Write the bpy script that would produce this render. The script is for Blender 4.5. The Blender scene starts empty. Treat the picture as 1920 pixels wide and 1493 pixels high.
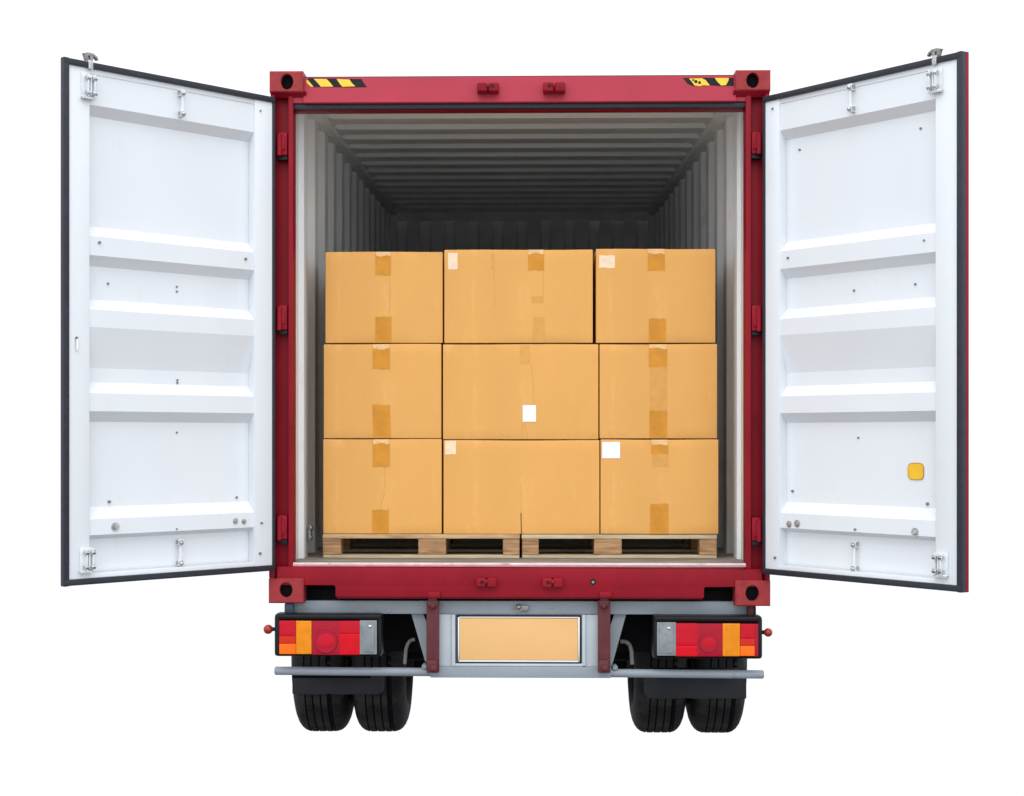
import bpy, bmesh, math, random
from mathutils import Vector, Matrix
random.seed(7)
S = bpy.context.scene
COL = S.collection

# ---------------------------------------------------------------- camera, world, sun, exposure
F = 3085.0            # focal length in photo pixels (photo is 1920 wide)
CX, CY, CZ = 0.03, -8.0, 1.66
PSI = math.radians(1.2)
HORIZON = 820.0
PPX = 986.0 - F*math.tan(PSI)
cam = bpy.data.cameras.new('camera')
camo = bpy.data.objects.new('camera', cam); COL.objects.link(camo)
camo.location = (CX, CY, CZ); camo.rotation_euler = (math.pi/2, 0, PSI)
cam.sensor_width = 36; cam.lens = F/1920*36
cam.shift_x = (960-PPX)/1920; cam.shift_y = (HORIZON-746.5)/1920
cam.clip_start = 0.05; cam.clip_end = 300
S.camera = camo

W = bpy.data.worlds.new("World"); S.world = W; W.use_nodes = True
nt = W.node_tree; bg = nt.nodes['Background']
tc = nt.nodes.new('ShaderNodeTexCoord'); sx = nt.nodes.new('ShaderNodeSeparateXYZ')
nt.links.new(tc.outputs['Generated'], sx.inputs[0])
def wmap(a, b, c, d):
    m = nt.nodes.new('ShaderNodeMapRange'); m.clamp = True
    for i, v in zip((1, 2, 3, 4), (a, b, c, d)): m.inputs[i].default_value = v
    nt.links.new(sx.outputs['Z'], m.inputs[0]); return m
m1 = wmap(-.46, -.27, .20, 1.04); m2 = wmap(.12, 1.0, 0.0, 1.05)     # dark ground below, white overcast sky, brighter zenith
ad = nt.nodes.new('ShaderNodeMath'); ad.operation = 'ADD'
nt.links.new(m1.outputs[0], ad.inputs[0]); nt.links.new(m2.outputs[0], ad.inputs[1])
# extra sky strength behind the camera (-Y), added to lift the container's interior walls
m3 = wmap(-.30, .05, 0.0, 1.0)
my = nt.nodes.new('ShaderNodeMapRange'); nt.links.new(sx.outputs['Y'], my.inputs[0])
for i_, v_ in zip((1, 2, 3, 4), (0.0, -.60, 0.0, .40)): my.inputs[i_].default_value = v_
mm = nt.nodes.new('ShaderNodeMath'); mm.operation = 'MULTIPLY'
nt.links.new(m3.outputs[0], mm.inputs[0]); nt.links.new(my.outputs[0], mm.inputs[1])
a2 = nt.nodes.new('ShaderNodeMath'); a2.operation = 'ADD'
nt.links.new(ad.outputs[0], a2.inputs[0]); nt.links.new(mm.outputs[0], a2.inputs[1])
nt.links.new(a2.outputs[0], bg.inputs['Strength'])
bg.inputs['Color'].default_value = (.97, 1.0, 1.04, 1)

sun = bpy.data.lights.new('sun', 'SUN'); sun.energy = 0.50; sun.angle = math.radians(30); sun.color = (1, .98, .95)
suno = bpy.data.objects.new('sun', sun); COL.objects.link(suno)
suno.rotation_euler = Vector((.10, .55, -.62)).to_track_quat('-Z', 'Y').to_euler()

S.cycles.diffuse_bounces = 3; S.cycles.max_bounces = 12
S.view_settings.view_transform = 'Standard'; S.view_settings.look = 'None'
S.view_settings.exposure = 0.0; S.view_settings.gamma = 1.0; S.view_settings.use_curve_mapping = False

# ---------------------------------------------------------------- pixel -> metres on a plane at depth Y
c_, s_ = math.cos(PSI), math.sin(PSI)
def X(px, Y=0.0):
    t = (px-PPX)/F; dy = Y-CY
    return CX + dy*(t*c_-s_)/(c_+t*s_)
def Z(px, py, Y=0.0):
    dx = X(px, Y)-CX; zc = -dx*s_ + (Y-CY)*c_
    return CZ - (py-HORIZON)/F*zc

# ---------------------------------------------------------------- materials
MATS = {}
def mat(name, col, rough=.5, metal=0.0, var=.06, vscale=6, bump=.0, bscale=80, dirt=None, dscale=9, dthr=.62, coat=0, spec=.5, stretch=(1,1,1)):
    m = bpy.data.materials.new(name); m.use_nodes = True; n = m.node_tree.nodes; l = m.node_tree.links
    b = n['Principled BSDF']
    b.inputs['Roughness'].default_value = rough; b.inputs['Metallic'].default_value = metal
    b.inputs['Coat Weight'].default_value = coat; b.inputs['Specular IOR Level'].default_value = spec
    tcn = n.new('ShaderNodeTexCoord'); mp = n.new('ShaderNodeMapping'); mp.inputs['Scale'].default_value = stretch
    l.new(tcn.outputs['Object'], mp.inputs[0])
    no = n.new('ShaderNodeTexNoise'); no.inputs['Scale'].default_value = vscale; no.inputs['Detail'].default_value = 5
    l.new(mp.outputs[0], no.inputs['Vector'])
    mr = n.new('ShaderNodeMapRange'); mr.inputs[1].default_value = .3; mr.inputs[2].default_value = .7
    mr.inputs[3].default_value = 1-var; mr.inputs[4].default_value = 1+var
    l.new(no.outputs['Fac'], mr.inputs[0])
    mx = n.new('ShaderNodeMix'); mx.data_type = 'RGBA'; mx.blend_type = 'MULTIPLY'; mx.inputs[0].default_value = 1
    mx.inputs[6].default_value = (*col, 1); l.new(mr.outputs[0], mx.inputs[7])
    out = mx.outputs[2]
    if dirt:
        n2 = n.new('ShaderNodeTexNoise'); n2.inputs['Scale'].default_value = dscale; n2.inputs['Detail'].default_value = 8; n2.inputs['Roughness'].default_value = .7
        l.new(mp.outputs[0], n2.inputs['Vector'])
        r2 = n.new('ShaderNodeMapRange'); r2.inputs[1].default_value = dthr; r2.inputs[2].default_value = dthr+.13
        r2.inputs[4].default_value = dirt[3] if len(dirt) > 3 else .7
        l.new(n2.outputs['Fac'], r2.inputs[0])
        m2_ = n.new('ShaderNodeMix'); m2_.data_type = 'RGBA'; l.new(r2.outputs[0], m2_.inputs[0])
        l.new(out, m2_.inputs[6]); m2_.inputs[7].default_value = (*dirt[:3], 1); out = m2_.outputs[2]
    l.new(out, b.inputs['Base Color'])
    if bump:
        n3 = n.new('ShaderNodeTexNoise'); n3.inputs['Scale'].default_value = bscale; n3.inputs['Detail'].default_value = 4
        l.new(mp.outputs[0], n3.inputs['Vector'])
        bp = n.new('ShaderNodeBump'); bp.inputs['Strength'].default_value = bump; bp.inputs['Distance'].default_value = .004
        l.new(n3.outputs['Fac'], bp.inputs['Height']); l.new(bp.outputs[0], b.inputs['Normal'])
    MATS[name] = m; return m

RED   = mat('red_paint', (.248, .005, .015), .46, var=.15, vscale=5, bump=.15, bscale=60, dirt=(.12,.006,.010,.7), dscale=16, dthr=.60, spec=.16, stretch=(1,1,.5))
REDSKY  = mat('skylit_header_red', (.385, .024, .048), .48, var=.07, vscale=4, bump=.10, bscale=50, dirt=(.27,.02,.035,.5), dscale=24, dthr=.68, spec=.30)  # lighter red puts the sky light on the header into its colour
REDC  = mat('casting_red_paint', (.30, .025, .030), .55, var=.18, vscale=14, bump=.4, bscale=70, dirt=(.10,.02,.02,.8), dscale=26, dthr=.55, spec=.3)
BROWN = mat('brown_red_paint', (.105, .022, .026), .6, var=.15, vscale=20, bump=.4, bscale=160, spec=.3)
WHITE = mat('white_door_paint', (.72, .75, .785), .38, var=.018, vscale=3, bump=.07, bscale=12, dirt=(.62,.61,.58,.28), dscale=7, dthr=.60, stretch=(1,1,.45))
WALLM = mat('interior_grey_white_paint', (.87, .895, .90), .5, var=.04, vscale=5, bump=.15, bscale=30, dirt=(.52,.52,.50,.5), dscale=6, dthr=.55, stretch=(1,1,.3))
ROOFM = mat('interior_roof_paint', (.86, .89, .88), .5, var=.04, vscale=6, bump=.15, bscale=30, dirt=(.55,.54,.5,.4), dscale=4, dthr=.57, stretch=(.3,1,1))
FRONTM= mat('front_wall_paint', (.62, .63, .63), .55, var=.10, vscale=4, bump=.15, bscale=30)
JAMB  = mat('white_jamb_paint', (.82, .82, .81), .42, var=.05, vscale=8, dirt=(.45,.4,.36,.5), dscale=18, dthr=.64)
RUB   = mat('slate_rubber', (.017, .020, .030), .42, var=.2, vscale=20, bump=.3, bscale=40, spec=.35)
BLACK = mat('black_plastic', (.008, .007, .009), .42, var=.2, vscale=20, bump=.2, spec=.25)
TYRE  = mat('tyre_rubber', (.0105, .0105, .0115), .75, var=.35, vscale=10, bump=1.0, bscale=30, stretch=(.4,1,1), spec=.2, dirt=(.035,.033,.031,.7), dscale=9, dthr=.50)
FLAP  = mat('mudflap_rubber', (.017, .018, .023), .6, var=.25, vscale=6, bump=.3, bscale=30, dirt=(.07,.07,.08,.6), dscale=60, dthr=.66, spec=.25)
DARK  = mat('chassis_and_recess_dark', (.004, .004, .005), .6, var=.2, spec=.05)  # chassis paint, also paints the shade in cavities, notches and tyre grooves
GREY  = mat('grey_chassis_paint', (.255, .29, .325), .45, var=.10, vscale=7, bump=.15, bscale=40, dirt=(.12,.115,.11,.7), dscale=14, dthr=.60, stretch=(.5,1,1), spec=.4)
GREYL = mat('pale_grey_panel_paint', (.46, .51, .545), .45, var=.06, vscale=7, dirt=(.25,.24,.23,.5), dscale=16, dthr=.64)
STEEL = mat('zinc_steel', (.50, .50, .49), .32, 1.0, var=.25, vscale=60, bump=.3, dirt=(.16,.12,.08,.8), dscale=120, dthr=.55)
BOLTM = mat('bolt_steel', (.26, .25, .25), .38, .8, var=.3, vscale=120)
CHROME= mat('chrome', (.75, .76, .78), .12, 1.0, var=.05)
PLATE = mat('orange_plate', (.76, .44, .165), .45, var=.03, vscale=4)
BLUE  = mat('dark_blue_paint', (.04, .085, .13), .4, var=.15)
YEL   = mat('yellow_sticker', (.80, .47, .01), .4, var=.08, vscale=30)
YTAPE = mat('yellow_hazard_tape', (.78, .50, .015), .4, var=.10, vscale=30, dirt=(.05,.04,.02,.9), dscale=40, dthr=.67)
BTAPE = mat('black_hazard_tape', (.009, .012, .014), .5, var=.3, vscale=30, spec=.15)
FLOORM= mat('worn_plywood_floor', (.215, .19, .16), .7, var=.22, vscale=9, bump=.6, bscale=60, dirt=(.38,.36,.32,.7), dscale=9, dthr=.55, stretch=(.35,2.5,1))
SCRAPE= mat('scraped_threshold', (.66, .64, .62), .45, var=.15, vscale=30, dirt=(.30,.10,.11,.8), dscale=22, dthr=.56, stretch=(.4,1,1))
CREST = mat('rubbed_pink_paint', (.58, .20, .25), .4, var=.15, vscale=30)
LABEL = mat('white_paper_label', (.86, .88, .93), .5, var=.02)
GHOST = mat('torn_label_residue', (.86, .65, .45), .55, var=.08, vscale=40)
TAPE  = mat('packing_tape', (.60, .250, .022), .33, var=.10, vscale=18, bump=.4, bscale=28, spec=.25)
TAPEP = mat('pale_packing_tape', (.655, .32, .072), .35, var=.06, vscale=25, bump=.25, bscale=30, spec=.3)
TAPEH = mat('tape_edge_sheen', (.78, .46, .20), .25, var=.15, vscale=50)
CREASE= mat('cardboard_crease', (.60, .31, .11), .6, var=.05)
SLIT  = mat('dark_slit', (.05, .02, .008), .8, var=.05)
REDL  = mat('red_lens', (.62, .001, .012), .2, var=.07, vscale=18, bump=.10, bscale=60, spec=.18)
REDD  = mat('deep_red_lens', (.36, .003, .020), .2, var=.07, vscale=18, bump=.10, bscale=60, spec=.22)
REDM  = mat('ring_red_lens', (.50, .002, .016), .2, var=.07, vscale=18, bump=.10, bscale=60, spec=.2)
ORD   = mat('orange_red_lens', (.55, .022, .006), .2, var=.07, vscale=18, bump=.10, bscale=60, spec=.2)
LAMPR = mat('marker_lens', (.30, .018, .010), .25, var=.1)
AMB   = mat('amber_lens', (.76, .25, .003), .2, var=.07, vscale=20, bump=.10, bscale=50, spec=.22, dirt=(.30,.12,.01,.6), dscale=26, dthr=.6)
ORG   = mat('orange_lens', (.98, .15, .002), .2, var=.07, vscale=20, bump=.10, bscale=60, spec=.22)
CLR   = mat('clear_grey_lens', (.20, .22, .235), .16, var=.16, vscale=26, bump=.5, bscale=40, spec=.5)
BRACK = mat('dull_bracket', (.20, .20, .19), .55, var=.2, vscale=20)

def cardboard():
    m = mat('cardboard', (.715, .365, .098), .70, spec=.35, var=.045, vscale=3, bump=.3, bscale=150, dirt=(.80,.47,.185,.45), dscale=10, dthr=.57, stretch=(1,1,.3))
    return m
CARD = cardboard()

def wood(name, col, dark):
    m = bpy.data.materials.new(name); m.use_nodes = True; n = m.node_tree.nodes; l = m.node_tree.links; b = n['Principled BSDF']
    tcn = n.new('ShaderNodeTexCoord'); mp = n.new('ShaderNodeMapping'); mp.inputs['Scale'].default_value = (3, 14, 40)
    l.new(tcn.outputs['Object'], mp.inputs[0])
    no = n.new('ShaderNodeTexNoise'); no.inputs['Scale'].default_value = 1.6; no.inputs['Detail'].default_value = 8; no.inputs['Distortion'].default_value = 1.2
    l.new(mp.outputs[0], no.inputs['Vector'])
    r = n.new('ShaderNodeValToRGB'); r.color_ramp.elements[0].position = .34; r.color_ramp.elements[1].position = .62
    r.color_ramp.elements[0].color = (*dark, 1); r.color_ramp.elements[1].color = (*col, 1)
    l.new(no.outputs['Fac'], r.inputs[0]); l.new(r.outputs[0], b.inputs['Base Color']); b.inputs['Roughness'].default_value = .75
    bp = n.new('ShaderNodeBump'); bp.inputs['Strength'].default_value = .5; bp.inputs['Distance'].default_value = .004
    l.new(no.outputs['Fac'], bp.inputs['Height']); l.new(bp.outputs[0], b.inputs['Normal']); return m
WOOD = wood('pine_board', (.56, .38, .20), (.36, .21, .10))
WOODP = wood('pale_pine_board', (.58, .47, .30), (.42, .33, .20))
BLOCKM = wood('pallet_block_wood', (.48, .28, .13), (.25, .125, .055))

# ---------------------------------------------------------------- mesh helpers
class MB:
    def __init__(s, *mats): s.bm = bmesh.new(); s.mats = list(mats)
    def _mi(s, faces, m):
        if m is None: return
        if m not in s.mats: s.mats.append(m)
        i = s.mats.index(m)
        for f in faces: f.material_index = i
    def box(s, x0, x1, y0, y1, z0, z1, bev=0, m=None, seg=2):
        r = bmesh.ops.create_cube(s.bm, size=1.0); vs = r['verts']
        for v in vs:
            v.co = Vector(((x0+x1)/2+v.co.x*(x1-x0), (y0+y1)/2+v.co.y*(y1-y0), (z0+z1)/2+v.co.z*(z1-z0)))
        fs = list({f for v in vs for f in v.link_faces}); s._mi(fs, m)
        if bev > 0:
            es = list({e for v in vs for e in v.link_edges})
            bmesh.ops.bevel(s.bm, geom=es, offset=bev, segments=seg, affect='EDGES', profile=.6)
        return vs
    def prism(s, pts, a, b, axis='y', m=None, bev=0):
        """pts: 2-D polygon; axis y -> (x,z) polygon from y=a to y=b; x -> (y,z); z -> (x,y)"""
        def P(p, t):
            return {'y': (p[0], t, p[1]), 'x': (t, p[0], p[1]), 'z': (p[0], p[1], t)}[axis]
        A = [s.bm.verts.new(P(p, a)) for p in pts]; B = [s.bm.verts.new(P(p, b)) for p in pts]
        fs = [s.bm.faces.new(A), s.bm.faces.new(B[::-1])]; n = len(pts)
        for i in range(n): fs.append(s.bm.faces.new((A[i], B[i], B[(i+1) % n], A[(i+1) % n])))
        bmesh.ops.recalc_face_normals(s.bm, faces=fs); s._mi(fs, m)
        if bev > 0:
            es = list({e for f in fs for e in f.edges})
            bmesh.ops.bevel(s.bm, geom=es, offset=bev, segments=2, affect='EDGES', profile=.6)
        return fs
    def cyl(s, p, q, r, r2=None, seg=16, m=None, bev=0):
        p, q = Vector(p), Vector(q); d = q-p
        mt = Matrix.Translation((p+q)/2) @ d.to_track_quat('Z', 'Y').to_matrix().to_4x4()
        rr = bmesh.ops.create_cone(s.bm, cap_ends=True, segments=seg, radius1=r, radius2=r if r2 is None else r2, depth=d.length, matrix=mt)
        fs = list({f for v in rr['verts'] for f in v.link_faces}); s._mi(fs, m)
        if bev:
            es = [e for f in fs if len(f.verts) > 4 for e in f.edges]
            bmesh.ops.bevel(s.bm, geom=list(set(es)), offset=bev, segments=2, affect='EDGES')
    def sph(s, c, r, sc=(1,1,1), m=None, seg=16):
        rr = bmesh.ops.create_uvsphere(s.bm, u_segments=seg, v_segments=seg//2+2, radius=r, matrix=Matrix.Translation(c) @ Matrix.Diagonal((*sc, 1)))
        fs = list({f for v in rr['verts'] for f in v.link_faces}); s._mi(fs, m)
    def grid(s, rows, m=None):
        """rows: list of lists of points -> quad sheet"""
        R = [[s.bm.verts.new(p) for p in r] for r in rows]; fs = []
        for i in range(len(R)-1):
            for j in range(len(R[0])-1): fs.append(s.bm.faces.new((R[i][j], R[i][j+1], R[i+1][j+1], R[i+1][j])))
        s._mi(fs, m); return fs
    def build(s, name, m=None, parent=None, fn=None, smooth=True, origin=None):
        if fn:
            for v in s.bm.verts: v.co = Vector(fn(v.co))
        if origin is not None:
            for v in s.bm.verts: v.co -= Vector(origin)
        bmesh.ops.recalc_face_normals(s.bm, faces=s.bm.faces)
        me = bpy.data.meshes.new(name); s.bm.to_mesh(me); s.bm.free()
        if m is not None and not s.mats: s.mats = [m]
        elif m is not None: s.mats = s.mats
        for q in s.mats: me.materials.append(q)
        if smooth:
            for p in me.polygons: p.use_smooth = True
            try: me.set_sharp_from_angle(angle=math.radians(32))
            except Exception: pass
        o = bpy.data.objects.new(name, me); COL.objects.link(o)
        if parent is not None: o.parent = parent
        if origin is not None: o.location = origin
        return o
def thing(name, label, cat, loc=(0,0,0), group=None):
    o = bpy.data.objects.new(name, None); COL.objects.link(o); o.location = loc; o.empty_display_size = .2
    o['label'] = label; o['category'] = cat
    if group: o['group'] = group
    return o
def solo(m): return MB(m)
def pbox(mb, x0, x1, yt, yb, Y0, depth, bev=.003, m=None):
    """box whose front face at depth Y0 covers the given photo pixels"""
    xm = (x0+x1)/2
    return mb.box(X(x0, Y0), X(x1, Y0), Y0, Y0+depth, Z(xm, yb, Y0), Z(xm, yt, Y0), bev, m)

# ================================================================ the container
CON = thing('shipping_container', 'dark red steel container with both white-lined rear doors open, on the grey truck chassis', 'container')
HW = 1.100           # inner half width
LEN = 5.70
KR = 0.031           # rise of the roof towards the front
FLZ = CZ - (1057-HORIZON)/F*8.0
BOTZ = Z(540, 1131.5); TOPZ = Z(540, 133)
ROOFZ = CZ + 1.70
def roofrise(co): return (co.x, co.y, co.z + KR*max(0, co.y))

# --- corner castings
def casting(x0, x1, yt, yb, hx0, hx1, hy0, hy1, inner, hid_y=0.0):
    a, b = X(x0), X(x1); z0, z1 = Z((x0+x1)/2, yb), Z((x0+x1)/2, yt)
    hc = ((X(hx0)+X(hx1))/2, (Z(hx0, hy0)+Z(hx0, hy1))/2); rx, rz = (X(hx1)-X(hx0))/2, (Z(hx0, hy0)-Z(hx0, hy1))/2
    mb = MB(REDC); N = 32; bm = mb.bm
    # front plate with a stadium shaped hole: ring between hole and rounded rectangle
    def rect(t, x0_, x1_, z0_, z1_, r):
        cx, cz = (x0_+x1_)/2, (z0_+z1_)/2; ang = t; dx, dz = math.cos(ang), math.sin(ang)
        hx, hz = (x1_-x0_)/2, (z1_-z0_)/2
        # direction relative to hole centre
        ox, oz = hc
        tx = ((x1_ if dx > 0 else x0_)-ox)/dx if abs(dx) > 1e-6 else 1e9
        tz = ((z1_ if dz > 0 else z0_)-oz)/dz if abs(dz) > 1e-6 else 1e9
        k = min(tx, tz); return (ox+dx*k, oz+dz*k)
    angs = sorted([2*math.pi*i/N for i in range(N)] + [math.atan2(zz-hc[1], xx-hc[0]) % (2*math.pi) for xx in (a, b) for zz in (z0, z1)])
    def ring(fn, y): return [bm.verts.new((fn(t)[0], y, fn(t)[1])) for t in angs]
    e = .006
    rings = [ring(lambda t: rect(t, a, b, z0, z1, 0), .175), ring(lambda t: rect(t, a, b, z0, z1, 0), e),
             ring(lambda t: rect(t, a+e, b-e, z0+e, z1-e, 0), 0),
             ring(lambda t: (hc[0]+rx*1.08*math.cos(t), hc[1]+rz*1.06*math.sin(t)), 0),
             ring(lambda t: (hc[0]+rx*math.cos(t), hc[1]+rz*math.sin(t)), .003),
             ring(lambda t: (hc[0]+rx*math.cos(t), hc[1]+rz*math.sin(t)), .032)]
    n = len(angs)
    for p, q in zip(rings, rings[1:]):
        for i in range(n): bm.faces.new((p[i], p[(i+1) % n], q[(i+1) % n], q[i]))
    bm.faces.new(rings[0])
    # near-black box paints the shade in the cavity behind the hole
    w = MB; back = mb.box(a+.01, b-.01, .034, .17, z0+.01, z1-.01, 0, DARK)
    return mb.build('corner_casting', None, CON)
casting(505, 568, 133, 173, 526.5, 549.5, 139, 168, 1)
casting(1380, 1445, 131, 170, 1399.7, 1423, 137, 165, -1)
casting(503.5, 569, 1085, 1131.5, 524, 548, 1092.6, 1120.6, 1)
casting(1379, 1444.7, 1089, 1136.8, 1398.4, 1423, 1098, 1127.5, -1)
# wedges under / beside the castings (weld fillets)
for (x0, x1, y0, y1) in ((506, 573, 171, 181), (1376, 1444, 169, 180)):
    mb = MB(RED)
    zt, zb = Z(x0, y0), Z(x0, y1)
    mb.prism([(.004, zt), (.035, zb), (.17, zb), (.17, zt)], X(x0), X(x1), 'x'); mb.build('casting_fillet', None, CON)

# --- header, sill, posts
HY = .022
mb = MB(REDSKY)
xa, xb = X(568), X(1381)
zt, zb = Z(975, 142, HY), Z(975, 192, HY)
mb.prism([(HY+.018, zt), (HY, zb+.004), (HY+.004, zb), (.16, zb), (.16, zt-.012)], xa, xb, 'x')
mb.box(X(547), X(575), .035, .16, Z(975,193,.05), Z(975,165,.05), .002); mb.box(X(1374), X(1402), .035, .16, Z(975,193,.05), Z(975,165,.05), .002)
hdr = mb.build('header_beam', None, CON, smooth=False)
mb = MB(BLACK); mb.box(xa, xb, HY+.022, .17, zt-.008, zt+.004); mb.build('header_top_seam', None, CON)
# door gasket under the header
mb = MB(RUB); pbox(mb, 546, 1401, 192.5, 203.5, .045, .05, .008); mb.build('header_gasket', None, CON)
mb = MB(RED); pbox(mb, 546, 1401, 203.5, 206.5, .07, .08, .001); mb.build('header_lip', None, CON)
sg0, sg1 = 1121.5, 1121.5
# rear sill with its two notches
SY = .012
pts = [(X(519,SY), Z(519,1063,SY)), (X(1429,SY), Z(1429,1068,SY)), (X(1429,SY), Z(1400,1100.5,SY)), (X(1322,SY), Z(1322,1101,SY)), (X(1320,SY), Z(1320,1104,SY)),
       (X(1320,SY), Z(1320,1121,SY)), (X(629,SY), Z(629,1119,SY)), (X(629,SY), Z(629,1101,SY)), (X(626,SY), Z(626,1097.5,SY)), (X(519,SY), Z(519,1097,SY))]
mb = MB(RED); mb.prism(pts, SY, .12, 'y', bev=.002); mb.build('sill_beam', None, CON)
mb = MB(RED); mb.box(X(630), X(1319), SY+.02, .10, Z(975,1124.5)-.0, Z(975,1119)-.0, .004); mb.build('sill_lower_flange', None, CON)
mb = MB(CREST); mb.box(X(548), X(1400), SY+.004, .03, Z(975,1063.5), Z(975,1060), .002); mb.build('sill_rubbed_edge', None, CON)
mb = MB(SCRAPE); mb.box(X(548), X(1400), SY+.018, .046, Z(975,1062), Z(975,1057.5)+.002, .002); mb.build('threshold_strip', None, CON)
# dark plate paints the shaded void behind the notches
mb = MB(DARK); mb.box(-1.10, 1.10, .13, .16, BOTZ+.03, FLZ-.03); mb.build('notch_void_dark', None, CON)
# small hole with bolt in the sill
mb = MB(BLACK); mb.cyl((X(1112), SY-.001, Z(1112,1092)), (X(1112), SY+.02, Z(1112,1092)), .0155, seg=20)
mb.build('sill_hole', None, CON)
mb = MB(BOLTM); mb.cyl((X(1112), SY-.006, Z(1112,1092)), (X(1112), SY+.01, Z(1112,1092)), .007, seg=6); mb.build('bolt', None, CON)
# corner posts: inner lip in front, recessed web behind the hinges
for sgn in (-1, 1):
    mb = MB(RED)
    if sgn < 0: x_out, x_lip, x_in = X(505)+.004, X(539), X(548)
    else: x_out, x_lip, x_in = X(1445)-.004, X(1410), X(1400)
    z0, z1 = BOTZ+.10, TOPZ-.08
    lo, hi = sorted((x_lip, x_in)); mb.box(lo, hi, .028, .13, z0+.06, z1, .004)
    mb.build('door_post_lip', None, CON)
    mb = MB(RED); lo, hi = sorted((x_out, x_lip)); mb.box(lo, hi, .075, .16, z0, z1, .004)
    # small fold standing up at the outer edge
    mb.box(*(sorted((x_out, x_out-sgn*.018))), .02, .08, z0, z1, .004)
    mb.build('corner_post', None, CON)
# hinges on the posts
def hinge(x0, x1, yt, yb):
    mb = MB(RED); xm = (x0+x1)/2
    a, b = X(x0), X(x1); z0, z1 = Z(xm, yb), Z(xm, yt)
    mb.box(a, b, .02, .08, z0, z1, .006)
    hx = a+.010 if x0 < 900 else b-.010
    mb.cyl((hx, .012, z0-.004), (hx, .012, z1-.01), .013, seg=14, bev=.003)
    mb.prism([(a+.004, z0+.02), (a+.018, z1-.03), (b-.012, z1-.02), (b-.006, z0+.03)], .012, .03, 'y', bev=.003)
    h = mb.build('hinge', None, CON)
    mb = MB(BLACK); mb.box(a, b, .03, .075, z0-.022, z0-.003, .002)  # black block paints the dark gap below the hinge
    mb.build('hinge_gap_dark', None, h)
for yt, yb in ((247, 290), (572, 618), (967, 1012)): hinge(519, 537, yt, yb)
for yt, yb in ((246, 287), (572, 620), (971, 1015)): hinge(1411, 1428, yt, yb)
# hinge pins / brackets seen between bottom door corner and casting
for x0, x1, y0, y1 in ((504, 517, 1070, 1084), (1433, 1444, 1076, 1091)):
    mb = MB(RED); pbox(mb, x0, x1, y0, y1, .03, .06, .006); mb.build('hinge_lug', None, CON)
# cam keepers
def keeper(cx_, cy_, w, h, flip):
    x, z = X(cx_), Z(cx_, cy_); mb = MB(RED); hw = w/385.6/2; hh = h/385.6/2; y = HY-.004
    mb.box(x-hw, x+hw, y-.006, y+.01, z-hh, z+hh*.9, .005)
    for s2, ww in ((-1, .48), (1, .48)):
        c = x+s2*hw*.50
        mb.box(c-hw*ww, c+hw*ww, y-.045, y, z-hh*.92, z+hh*.8, .012, seg=3)
    mb.cyl((x-hw*.1, y-.038, z+hh*.1), (x+hw*.1, y-.038, z+hh*.1), hh*.5, seg=12)
    k = mb.build('lock_keeper', None, CON)
    mb = MB(BLACK); c = x+flip*hw*.42
    mb.cyl((c, y-.047, z+hh*.05), (c, y-.040, z+hh*.05), hh*.33, seg=14); mb.build('keeper_hole', None, k)
keeper(915, 164, 41, 21, 1); keeper(1039, 163.5, 42, 22, -1); keeper(912, 1091.5, 40, 20, -1); keeper(1036, 1092, 40, 21, -1)
# hazard tapes on the header (flat tape pieces on the beam face)
def hazard(black, yellow):
    mb = MB(BTAPE, YTAPE)
    for k, (L, m, off) in enumerate(((black, BTAPE, .0012), (yellow, YTAPE, .0024))):
        for poly in L:
            pts = []
            for px, py in poly:
                z = Z(px, py, HY+.01); t = (z-zb)/(zt-zb)
                pts.append((X(px, HY+.01), HY+.018*max(0, min(1, t))-off, z))
            vs = [mb.bm.verts.new(p) for p in pts]; vb = [mb.bm.verts.new((p[0], p[1]+.003, p[2])) for p in pts]
            fs = [mb.bm.faces.new(vs), mb.bm.faces.new(vb[::-1])]
            for i in range(len(vs)): fs.append(mb.bm.faces.new((vs[i], vb[i], vb[(i+1) % len(vs)], vs[(i+1) % len(vs)])))
            mb._mi(fs, m)
    return mb.build('hazard_tape', None, CON, smooth=False)
hazard([[(574,150),(580,146),(678,148),(680,153),(688,163.5),(674,164),(586,163.5),(576,153)]],
       [[(573.5,150),(577,150),(583,157),(588,163),(583,163),(576,157)], [(588,147.5),(612,148),(618,154),(625,162.5),(602,163),(596,156)], [(631,148),(655,149),(660,156),(666,162),(642,163),(637,157)]])
hazard([[(1281,146),(1300,145.5),(1376,145.5),(1376,161),(1350,161.5),(1331,160),(1300,162),(1289,157)]],
       [[(1292,147),(1316,146.5),(1323,150),(1331,160.5),(1318,160),(1313,162),(1302,160.5),(1297,153)], [(1340,146),(1367,146),(1366,151),(1361,160),(1352,160.5),(1345,153)]])
mb = MB(BTAPE)
for bx, by, br in ((1306, 153, 3), (1313, 155, 2.6), (1301, 150, 1.8)):
    zz = Z(bx, by, HY+.01); mb.cyl((X(bx), HY+.018*(zz-zb)/(zt-zb)-.005, zz), (X(bx), HY+.02, zz), br/385.6, seg=9)
mb.build('hazard_tape_scuff', None, CON)

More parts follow.
